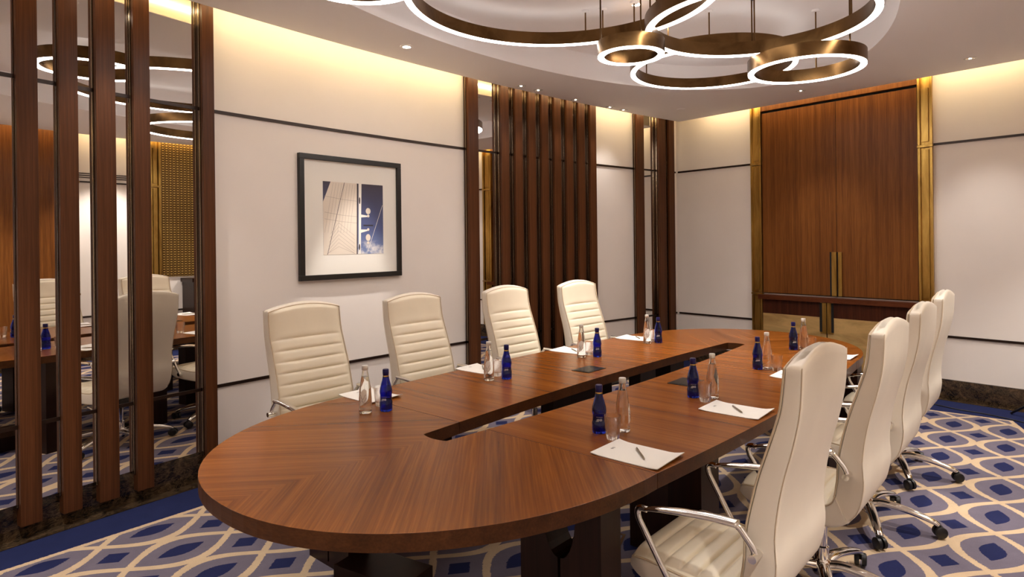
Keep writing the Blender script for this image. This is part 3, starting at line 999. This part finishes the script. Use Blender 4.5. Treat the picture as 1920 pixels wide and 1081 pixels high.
def shell_between(bm, fr, rr, wf, rad=0.013, nc=5, archf=None):
    """loft between front curve and rear curve (same count) with rounded side edges"""
    rows = []
    n = len(fr)
    for i in range(n):
        f = Vector((fr[i][0], 0, fr[i][1])); r = Vector((rr[i][0], 0, rr[i][1]))
        d = (r - f); th = d.length; d.normalize()
        w_ = wf(i, fr[i][1])
        rr_ = min(rad, th * 0.45)
        row = []
        def P(y, n_): 
            p = f + d * n_
            return Vector((p.x, y, p.z))
        ny = 10
        for k in range(ny + 1): row.append(P(-w_ + rr_ + (2 * w_ - 2 * rr_) * k / ny, 0))
        for k in range(1, nc): a = pi / 2 * k / nc; row.append(P(w_ - rr_ + rr_ * sin(a), rr_ * 0.5 - rr_ * 0.5 * cos(a)))
        row.append(P(w_, rr_ * 0.5)); row.append(P(w_, th - rr_))
        for k in range(1, nc): a = pi / 2 * k / nc; row.append(P(w_ - rr_ + rr_ * cos(a), th - rr_ + rr_ * sin(a)))
        for k in range(ny + 1): row.append(P(w_ - rr_ - (2 * w_ - 2 * rr_) * k / ny, th))
        for k in range(1, nc): a = pi / 2 * k / nc; row.append(P(-w_ + rr_ - rr_ * sin(a), th - rr_ + rr_ * cos(a)))
        row.append(P(-w_, th - rr_)); row.append(P(-w_, rr_ * 0.5))
        for k in range(1, nc): a = pi / 2 * k / nc; row.append(P(-w_ + rr_ - rr_ * cos(a), rr_ * 0.5 - rr_ * 0.5 * sin(a)))
        if archf:
            for p in row: p.z += archf(p.y, p.z, w_)
        rows.append(row)
    g = grid(bm, rows, close_v=True)
    bm.faces.new(g[0][::-1]); bm.faces.new(g[-1])

def resample(c, n):
    d = [0]
    for i in range(1, len(c)): d.append(d[-1] + sqrt((c[i][0] - c[i - 1][0]) ** 2 + (c[i][1] - c[i - 1][1]) ** 2))
    out = []; j = 0
    for k in range(n):
        t = d[-1] * k / (n - 1)
        while j < len(d) - 2 and d[j + 1] < t: j += 1
        u = (t - d[j]) / max(1e-9, d[j + 1] - d[j])
        out.append((c[j][0] + (c[j + 1][0] - c[j][0]) * u, c[j][1] + (c[j + 1][1] - c[j][1]) * u))
    return out, d[-1]

def cushion(bm, path, wf, ribs, plain, hgt, archf=None, inset=0.008):
    """ribbed upholstery lying on the path: plain part first (fraction), then ribs"""
    n = 150
    pts, Ltot = resample(path, n)
    rows = []
    ny = 22
    for i in range(n):
        a = pts[max(i - 1, 0)]; b = pts[min(i + 1, n - 1)]
        tx, tz = b[0] - a[0], b[1] - a[1]; l = sqrt(tx * tx + tz * tz)
        nx, nz = tz / l, -tx / l
        if nx < 0 and abs(nx) > abs(nz): nx, nz = -nx, -nz
        if abs(nz) >= abs(nx) and nz < 0: nx, nz = -nx, -nz
        s = i / (n - 1)
        if s < plain:
            u = s / plain; rib = 1 - abs(2 * u - 1) ** 8
        else:
            u = ((s - plain) / (1 - plain) * ribs) % 1.0
            if i == n - 1: u = 1.0
            rib = 1 - abs(2 * u - 1) ** 5
        endf = min(1.0, s * 40, (1 - s) * 40)
        row = []
        w_ = wf(pts[i][1]) - inset
        for k in range(ny + 1):
            v = -1 + 2 * k / ny
            v = math.copysign(abs(v) ** 0.8, v)
            e = 1 - abs(v) ** 14
            hh = (0.010 + hgt * rib * (1 - abs(v) ** 5)) * e * (0.25 + 0.75 * endf) + 0.001
            z = pts[i][1] + nz * hh; y = v * w_
            if archf: z += archf(y, pts[i][1], w_)
            row.append((pts[i][0] + nx * hh, y, z))
        rows.append(row)
    grid(bm, rows)

def piping(path, wf, archf=None, inset=0.006, off=0.002, rad=0.0035):
    """closed cord around a cushion"""
    pts, _ = resample(path, 40)
    c = []
    for p in pts: c.append((p[0] , -(wf(p[1]) - inset), p[1]))
    top = pts[-1]; w_ = wf(top[1]) - inset
    c += [(top[0], -w_ + 2 * w_ * k / 12, top[1]) for k in range(1, 12)]
    for p in pts[::-1]: c.append((p[0], wf(p[1]) - inset, p[1]))
    if archf: c = [(x, y, z + archf(y, z, w_)) for x, y, z in c]
    return c

def make_chair():
    t = thing('conference_chair', 'x', 'office chair')
    # --- backrest shell
    n = 44
    fr, _ = resample(curve2(BACK, 8), n); rr, _ = resample(curve2(BREAR, 8), n)
    # soften the top edge
    topf, topr = fr[-1], rr[-1]
    fr2 = fr + [(topf[0] - 0.006, topf[1] + 0.008), (topf[0] - 0.016, topf[1] + 0.012)]
    rr2 = rr + [(topr[0] + 0.006, topr[1] + 0.008), (topr[0] + 0.016, topr[1] + 0.012)]
    def wb(i, z):
        w_ = halfw(z)
        if i >= n: w_ -= 0.006 * (i - n + 1) ** 1.5
        return w_
    bm = B(); shell_between(bm, fr2, rr2, wb, archf=arch)
    back = obj('backrest', bm, M_leath, t, smooth=50)
    # seams of the side band on the shell
    for s in (-1, 1):
        bm = B()
        P = [(p[0] + 0.004, s * (halfw(p[1]) - 0.0005), p[1] + arch(halfw(p[1]) * .9, p[1], halfw(p[1]))) for p in rr[1::2]]
        tube(bm, P, 0.0014, 6)
        obj('edge_seam', bm, M_pipe, back, smooth=60)
    # --- back cushion
    cb = [(x + 0.0, z) for x, z in curve2(BACK, 8)][::-1]
    bm = B(); cushion(bm, cb, halfw, 8, 0.25, 0.013, archf=arch)
    bc = obj('back_cushion', bm, M_leathc, t, smooth=80)
    c = piping([p for p in curve2(BACK, 8)], halfw, arch, inset=0.003)
    bm = B(); tube(bm, [(x + 0.004, y, z) for x, y, z in c], 0.0032, 6)
    obj('piping', bm, M_pipe, bc, smooth=60)
    # --- seat shell
    st = resample(curve2(SEATT, 8), 40)[0]
    SB = [(0.262, 0.398), (0.24, 0.385), (0.16, 0.376), (0.08, 0.368), (-0.02, 0.364), (-0.10, 0.366), (-0.140, 0.380), (-0.170, 0.400)]
    sb = resample(curve2(SB, 8), 40)[0]
    def ws(i, z):
        x = st[min(i, 39)][0]
        return 0.258 - 0.02 * max(0, (x - 0.2) / 0.085) ** 2
    bm = B(); shell_between(bm, st, sb, ws, rad=0.015)
    seat = obj('seat', bm, M_leath, t, smooth=50)
    bm = B(); cushion(bm, curve2(SEATT, 8)[8:], lambda z: 0.250, 7, 0.0001, 0.013)
    sc = obj('seat_cushion', bm, M_leathc, t, smooth=80)
    c = [(p[0], -0.252, p[1] + 0.002) for p in st[5:]][::-1] + [(st[4][0] + 0.004, -0.252 + 0.504 * k / 10, st[4][1]) for k in range(11)] + [(p[0], 0.252, p[1] + 0.002) for p in st[5:]]
    bm = B(); tube(bm, c, 0.004, 6); obj('piping', bm, M_pipe, sc, smooth=60)
    # --- arm rests: chrome loop each side
    for s in (-1, 1):
        y = 0.278 * s
        bm = B()
        pad = smooth_path([(0.195, y, 0.652), (0.15, y, 0.664), (0.05, y, 0.680), (-0.05, y, 0.690), (-0.125, y, 0.692)], 6)
        m_ = len(pad)
        tube(bm, pad, [0.012 + 0.010 * min(1, i / (m_ * 0.5)) for i in range(m_)], 14, 0.55)
        arm = obj('armrest', bm, M_chrome, t, smooth=50)
        bm = B()
        P = smooth_path([(0.190, y, 0.652), (0.208, y, 0.653), (0.222, y, 0.647), (0.226, y, 0.632), (0.220, y, 0.610)], 5)[:-1] + [(0.220, y, 0.610), (0.118, y * 0.985, 0.440), (0.104, y * 0.96, 0.420)]
        tube(bm, P, 0.0115, 12, 0.8, up=Vector((0, 1, 0)))
        obj('front_strut', bm, M_chrome, arm, smooth=50)
        bm = B(); tube(bm, smooth_path([(-0.105, y, 0.689), (-0.128, y, 0.684), (-0.150, y, 0.660), (-0.170, y, 0.635), (-0.178, y, 0.615)], 4), 0.0115, 12, 0.8, up=Vector((0, 1, 0)))
        obj('rear_link', bm, M_chrome, arm, smooth=50)
        bm = B(); tube(bm, [(-0.178, 0.236 * s, 0.607), (-0.178, 0.302 * s, 0.607)], 0.0135, 18)
        obj('pivot_boss', bm, M_chrome, arm, smooth=40)
        bm = B(); tube(bm, [(0.108, 0.236 * s, 0.420), (0.108, 0.288 * s, 0.420)], 0.016, 18)
        obj('seat_boss', bm, M_chrome, arm, smooth=40)
    # --- mechanism, column, five-star base
    bm = B(); bx(bm, -0.13, 0.11, -0.09, 0.09, 0.325, 0.371); obj('tilt_mechanism', bm, M_black, t, bevel=0.008)
    bm = B(); tube(bm, [(0.0, 0.08, 0.345), (0.0, 0.24, 0.335)], 0.006, 8); obj('lever', bm, M_chrome, t, smooth=50)
    bm = B(); lathe(bm, [(0, 0.10), (0.030, 0.10), (0.030, 0.20), (0.024, 0.205), (0.024, 0.30), (0.018, 0.302), (0.018, 0.365), (0, 0.365)], 28)
    obj('gas_column', bm, M_chrome, t, smooth=40)
    bm = B(); lathe(bm, [(0, 0.075), (0.038, 0.075), (0.046, 0.09), (0.046, 0.125), (0.036, 0.145), (0, 0.146)], 28)
    hub = obj('base_hub', bm, M_chrome, t, smooth=40)
    for k in range(5):
        a = radians(184.7 + 72 * k)
        d = Vector((cos(a), sin(a), 0))
        P = smooth_path([d * 0.03 + Vector((0, 0, 0.118)), d * 0.10 + Vector((0, 0, 0.128)), d * 0.21 + Vector((0, 0, 0.112)), d * 0.31 + Vector((0, 0, 0.085)), d * 0.342 + Vector((0, 0, 0.068))], 6)
        m_ = len(P)
        bm = B(); tube(bm, P, [0.031 - 0.014 * i / m_ for i in range(m_)], 14, 0.72)
        sp = obj('base_spoke', bm, M_chrome, t, smooth=50)
        bm = B()
        cpos = d * 0.346
        ax = Vector((-sin(a + 0.5), cos(a + 0.5), 0))
        for q in (-1, 1):
            c0 = cpos + ax * (0.006 * q) + Vector((0, 0, 0.036)); c1 = cpos + ax * (0.027 * q) + Vector((0, 0, 0.036))
            tube(bm, [c0, c0 + (c1 - c0) * 0.8, c1], [0.030, 0.030, 0.024], 20)
        bx(bm, cpos.x - 0.008, cpos.x + 0.008, cpos.y - 0.008, cpos.y + 0.008, 0.036, 0.070)
        obj('caster', bm, M_black, sp, smooth=40)
    def lift(o):
        if o.type == 'MESH' and not o.name.startswith(('gas_column', 'base_', 'caster')):
            for v in o.data.vertices: v.co.z += DZ - 0.006
        for k in o.children:
            if not o.name.startswith('base_'): lift(k)
    lift(t)
    return t

ch0 = make_chair()
GL, GR = 'cream chairs along the left side of the table', 'cream chairs along the right side of the table'
CH = [(-3.270, 2.065, 0.0, 'cream ribbed leather chair nearest the camera on the left, below the framed picture', GL),
      (-3.240, 2.906, 0.0, 'cream ribbed leather chair second on the left, right of the framed picture', GL),
      (-3.200, 3.835, -2.0, 'cream ribbed leather chair third on the left, before the first dense slats', GL),
      (-3.130, 4.720, -4.0, 'cream ribbed leather chair farthest on the left, before the last dense slats', GL),
      (-0.918, 2.200, 180.0, 'cream leather chair nearest the camera on the right, cut by the bottom edge', GR),
      (-0.885, 3.100, 180.0, 'cream leather chair second on the right side, seen from behind', GR),
      (-0.905, 4.000, 180.0, 'cream leather chair third on the right side, seen from behind', GR),
      (-0.942, 5.000, 180.0, 'cream leather chair farthest on the right, against the white wall', GR)]
for i, (x, y, r, l, g_) in enumerate(CH):
    c = ch0 if i == 0 else dup(ch0)
    c.location = (x, y, 0.009); c.rotation_euler = (0, 0, radians(r)); c['label'] = l; c['group'] = g_
    if i > 3:      # these backs are set a touch more upright
        piv = Vector((-0.17, 0, 0.50))
        Mt = Matrix.Translation(piv) @ Matrix.Rotation(radians(1.8), 4, 'Y') @ Matrix.Translation(-piv)
        for k in c.children:
            if k.name.startswith(('backrest', 'back_cushion')): k.matrix_local = Mt

# ================================================================== TABLEWARE
def make_clear():
    t = thing('water_bottle', 'x', 'bottle')
    H = 0.234
    out = [(0, 0.003), (0.020, 0.001), (0.029, 0.0), (0.0315, 0.004), (0.0318, 0.03), (0.0312, 0.075), (0.0285, 0.115), (0.0235, 0.150), (0.0185, 0.180), (0.0150, 0.198), (0.0135, 0.212), (0.0135, 0.219)]
    inn = [(0.0108, 0.219), (0.0110, 0.200), (0.0155, 0.180), (0.0205, 0.150), (0.0258, 0.115), (0.0285, 0.075), (0.0290, 0.03), (0.0280, 0.012), (0.020, 0.008), (0, 0.010)]
    bm = B(); lathe(bm, out + inn, 32); obj('glass_body', bm, M_glass, t, smooth=50)
    wi = [(0, 0.0098), (0.020, 0.0078), (0.0282, 0.0118), (0.0292, 0.03), (0.0287, 0.075), (0.0260, 0.115), (0.0207, 0.150), (0.0157, 0.180), (0, 0.180)]
    bm = B(); lathe(bm, wi, 32); obj('water', bm, M_water, t, smooth=50)
    bm = B(); lathe(bm, [(0.0145, 0.211), (0.0158, 0.213), (0.0158, 0.231), (0.0145, 0.234), (0, 0.234)], 28); obj('screw_cap', bm, M_capw, t, smooth=40)
    # printed silver leaf label on the shoulder side
    def lab(name, m, poly, r=0.0322):
        bm = B(); vs = []
        for u, z in poly:
            rr = r - max(0, z - 0.075) * 0.075
            vs.append(bm.verts.new((rr * cos(u), rr * sin(u), z)))
        bm.faces.new(vs); return obj(name, bm, m, t)
    bm = B()
    rows = []
    for k in range(9):
        u = -0.55 + 1.1 * k / 8
        zlo = 0.038 + 0.030 * (k / 8) ** 1.5; zhi = 0.100 + 0.022 * sin(pi * k / 8 * 0.8)
        rows.append([((0.0323 - max(0, z - 0.075) * 0.075) * cos(u), (0.0323 - max(0, z - 0.075) * 0.075) * sin(u), z) for z in frange(zlo, zhi, 5)])
    grid(bm, rows); obj('paper_label', bm, M_paper, t, smooth=60)
    bm = B()
    for j in range(3):
        pts = []
        for k in range(9):
            u = -0.45 + 0.9 * k / 8; z = 0.055 + 0.014 * j + 0.012 * sin(k * 0.8 + j)
            pts.append((0.0326 * cos(u), 0.0326 * sin(u), z))
        tube(bm, pts, 0.0006, 5)
    obj('label_swirl', bm, M_mark, t, smooth=60)
    return t

def make_blue():
    t = thing('sparkling_water_bottle', 'x', 'bottle')
    out = [(0, 0.003), (0.020, 0.0008), (0.029, 0.0), (0.0318, 0.005), (0.0320, 0.046), (0.0292, 0.052), (0.0290, 0.080), (0.0312, 0.088), (0.0318, 0.098), (0.0300, 0.112), (0.0250, 0.132), (0.0190, 0.152), (0.0152, 0.172), (0.0140, 0.186), (0.0140, 0.200)]
    inn = [(0.0105, 0.200), (0.0112, 0.172), (0.0150, 0.152), (0.0215, 0.132), (0.0262, 0.112), (0.0272, 0.090), (0.0262, 0.052), (0.0285, 0.040), (0.0280, 0.010), (0, 0.008)]
    bm = B(); lathe(bm, out + inn, 32); obj('glass_body', bm, M_blueg, t, smooth=50)
    bm = B(); lathe(bm, [(0.0146, 0.176), (0.0152, 0.184), (0.0158, 0.186), (0.0158, 0.204), (0.0140, 0.2085), (0, 0.2085)], 28); obj('bottle_cap', bm, M_bluecap, t, smooth=40)
    bm = B(); lathe(bm, [(0.0155, 0.168), (0.0149, 0.177)], 28); obj('neck_foil', bm, M_gold, t, smooth=40)
    # sparse white print: a short word-like row and a small flourish below
    bm = B()
    def patch(u, z, du, dz):
        vs = [bm.verts.new((0.0296 * cos(a), 0.0296 * sin(a), b)) for a, b in ((u - du, z - dz), (u + du, z - dz), (u + du, z + dz), (u - du, z + dz))]
        bm.faces.new(vs)
    for k in range(7): patch(-0.36 + 0.12 * k, 0.060 + (0.001 if k % 2 else 0), 0.035, 0.0035 + 0.001 * (k % 3))
    for k in range(4): patch(-0.5 + 0.1 * k, 0.0545, 0.03, 0.0012)
    obj('white_print', bm, M_white, t)
    bm = B()
    for k in range(6): patch(-0.4 + 0.16 * k, 0.073, 0.05, 0.0022)
    obj('faint_print', bm, M_mark, t)
    return t

def make_glass():
    t = thing('drinking_glass', 'x', 'glass')
    bm = B(); lathe(bm, [(0, 0.0), (0.024, 0.0), (0.027, 0.003), (0.0300, 0.030), (0.0365, 0.098), (0.0358, 0.0995), (0.0348, 0.098), (0.0285, 0.032), (0.0245, 0.022), (0, 0.019)], 36)
    obj('tumbler', bm, M_tumb, t, smooth=45)
    return t

def make_pad():
    t = thing('note_pad', 'x', 'note pad')
    bm = B(); nx, ny = 14, 8; W, H = 0.147, 0.106
    def z(u, v): return 0.012 * max(0, (abs(u) - 0.55) / 0.45) ** 2 * (0.4 + 0.6 * (v * 0.5 + 0.5) * (1 if u > 0 else 0.35))
    top = [[(W * u, H * v, 0.0035 + z(u, v)) for v in [-1 + 2 * j / ny for j in range(ny + 1)]] for u in [-1 + 2 * i / nx for i in range(nx + 1)]]
    bot = [[(p[0], p[1], p[2] - 0.003) for p in r] for r in top]
    ga = grid(bm, top); gb = grid(bm, bot)
    for i in range(nx):
        for j in (0, ny): bm.faces.new((ga[i][j], ga[i + 1][j], gb[i + 1][j], gb[i][j]))
    for j in range(ny):
        for i in (0, nx): bm.faces.new((ga[i][j], ga[i][j + 1], gb[i][j + 1], gb[i][j]))
    obj('paper_sheets', bm, M_paper, t, smooth=40)
    bm = B()
    for cx in (-0.0065, 0.0065):
        for k in range(12):
            a0, a1 = 2 * pi * k / 12, 2 * pi * (k + 1) / 12
            vs = [bm.verts.new((r * cos(a) * 1.0 + 0.0, cx + r * sin(a), 0.0)) for r, a in ((0.0058, a0), (0.0058, a1), (0.0030, a1), (0.0030, a0))]
            for v in vs: v.co.x += -0.110; v.co.z = 0.0056
            bm.faces.new(vs)
    obj('letterhead_mark', bm, M_mark, t)
    return t

def make_pen():
    t = thing('ballpoint_pen', 'x', 'pen')
    bm = B(); tube(bm, [(-0.066, 0, 0.0046), (-0.058, 0, 0.0046), (0.035, 0, 0.0046), (0.058, 0, 0.0046), (0.066, 0, 0.0046)], [0.0020, 0.0042, 0.0044, 0.0030, 0.0008], 12)
    obj('barrel', bm, M_pen, t, smooth=40)
    bm = B(); bx(bm, -0.062, -0.030, -0.0012, 0.0012, 0.0088, 0.0100); obj('clip', bm, M_chrome, t)
    return t
c0, b0, g0, p0, n0 = make_clear(), make_blue(), make_glass(), make_pad(), make_pen()
WHERE = ['nearest the camera on the left side', 'second nearest on the left side', 'third nearest on the left side', 'farthest away on the left side',
         'nearest the camera on the right side', 'second nearest on the right side', 'third nearest on the right side', 'farthest away on the right side']
CL = [(-2.650, 1.865), (-2.690, 2.794), (-2.704, 3.782), (-2.646, 4.625), (-1.505, 2.411), (-1.456, 3.224), (-1.517, 4.185), (-1.568, 5.095)]
BL = [(-2.602, 1.955), (-2.631, 2.889), (-2.621, 3.862), (-2.588, 4.705), (-1.572, 2.326), (-1.540, 3.171), (-1.555, 4.125), (-1.622, 5.030)]
GLS = [(-2.700, 1.995), (-2.735, 2.915), (-2.715, 3.885), (-2.665, 4.720), (-1.475, 2.283), (-1.452, 3.124), (-1.440, 4.143), (-1.505, 5.065)]
PD = [(-2.915, 2.085, 0), (-2.945, 2.995, 0.02), (-2.905, 3.945, 0.05), (-2.850, 4.795, 0.06), (-1.292, 2.170, 0), (-1.256, 3.048, 0), (-1.262, 4.03, 0), (-1.320, 4.91, -0.02)]
PN = [(-2.93, 2.08, -0.78), (-2.962, 3.02, -0.75), (-2.895, 3.952, -0.62), (-2.841, 4.808, -0.74), (-1.279, 2.174, -0.80), (-1.251, 3.05, -0.82), (-1.257, 4.03, -0.8), (-1.315, 4.91, -0.8)]
for i in range(8):
    left = i < 4
    for src, P, nm, gname, cat in ((c0, CL, 'clear capped water bottle', 'clear water bottles on the table', 0), (b0, BL, 'cobalt blue water bottle', 'blue water bottles on the table', 0),
                                   (g0, GLS, 'empty drinking glass', 'drinking glasses on the table', 0)):
        o = src if i == 0 else dup(src)
        o.location = (P[i][0], P[i][1], TZT + 0.0004)
        o.rotation_euler = (0, 0, (radians(-50) if left else radians(25 if src is c0 else -62)) + random.uniform(-0.2, 0.2))
        o['label'] = '%s %s of the table' % (nm, WHERE[i]); o['group'] = gname
    o = p0 if i == 0 else dup(p0)
    o.location = (PD[i][0], PD[i][1], TZT); o.rotation_euler = (0, 0, PD[i][2])
    o['label'] = 'white sheet of note paper %s of the table' % WHERE[i]; o['group'] = 'note papers on the table'
    o = n0 if i == 0 else dup(n0)
    o.location = (PN[i][0], PN[i][1], TZT + 0.0036); o.rotation_euler = (0, 0, PN[i][2])
    o['label'] = 'thin metal pen on the paper %s of the table' % WHERE[i]; o['group'] = 'pens on the note papers'

# ================================================================== CABLE AND STAND BY THE FAR WALL
bm = B()
tube(bm, smooth_path([(-1.30, 7.30, 0.014), (-1.05, 7.24, 0.014), (-0.85, 7.16, 0.014), (-0.62, 7.12, 0.014), (-0.40, 7.02, 0.014), (-0.15, 6.85, 0.014), (0.05, 6.6, 0.014)], 8), 0.005, 8)
tag(obj('power_cable', bm, M_black, smooth=50), 'thin black cable lying on the blue carpet border along the far wall', 'cable')
t = thing('tripod_stand', 'black tripod stand foot reaching in at the right edge near the far wall', 'tripod', (-0.13, 7.02, 0.009))
for k, a in enumerate((142, 262, 22)):
    d = Vector((cos(radians(a)), sin(radians(a)), 0))
    bm = B(); tube(bm, [d * 0.42 + Vector((0, 0, 0.010)), Vector((0, 0, 0.30)) + d * 0.02], 0.010, 10)
    obj('leg', bm, M_black, t, smooth=50)
bm = B(); tube(bm, [(0, 0, 0.12), (0, 0, 1.1)], 0.012, 12); obj('pole', bm, M_black, t, smooth=50)
bm = B(); lathe(bm, [(0, 0.27), (0.03, 0.27), (0.03, 0.33), (0, 0.33)], 16); obj('leg_collar', bm, M_black, t, smooth=50)
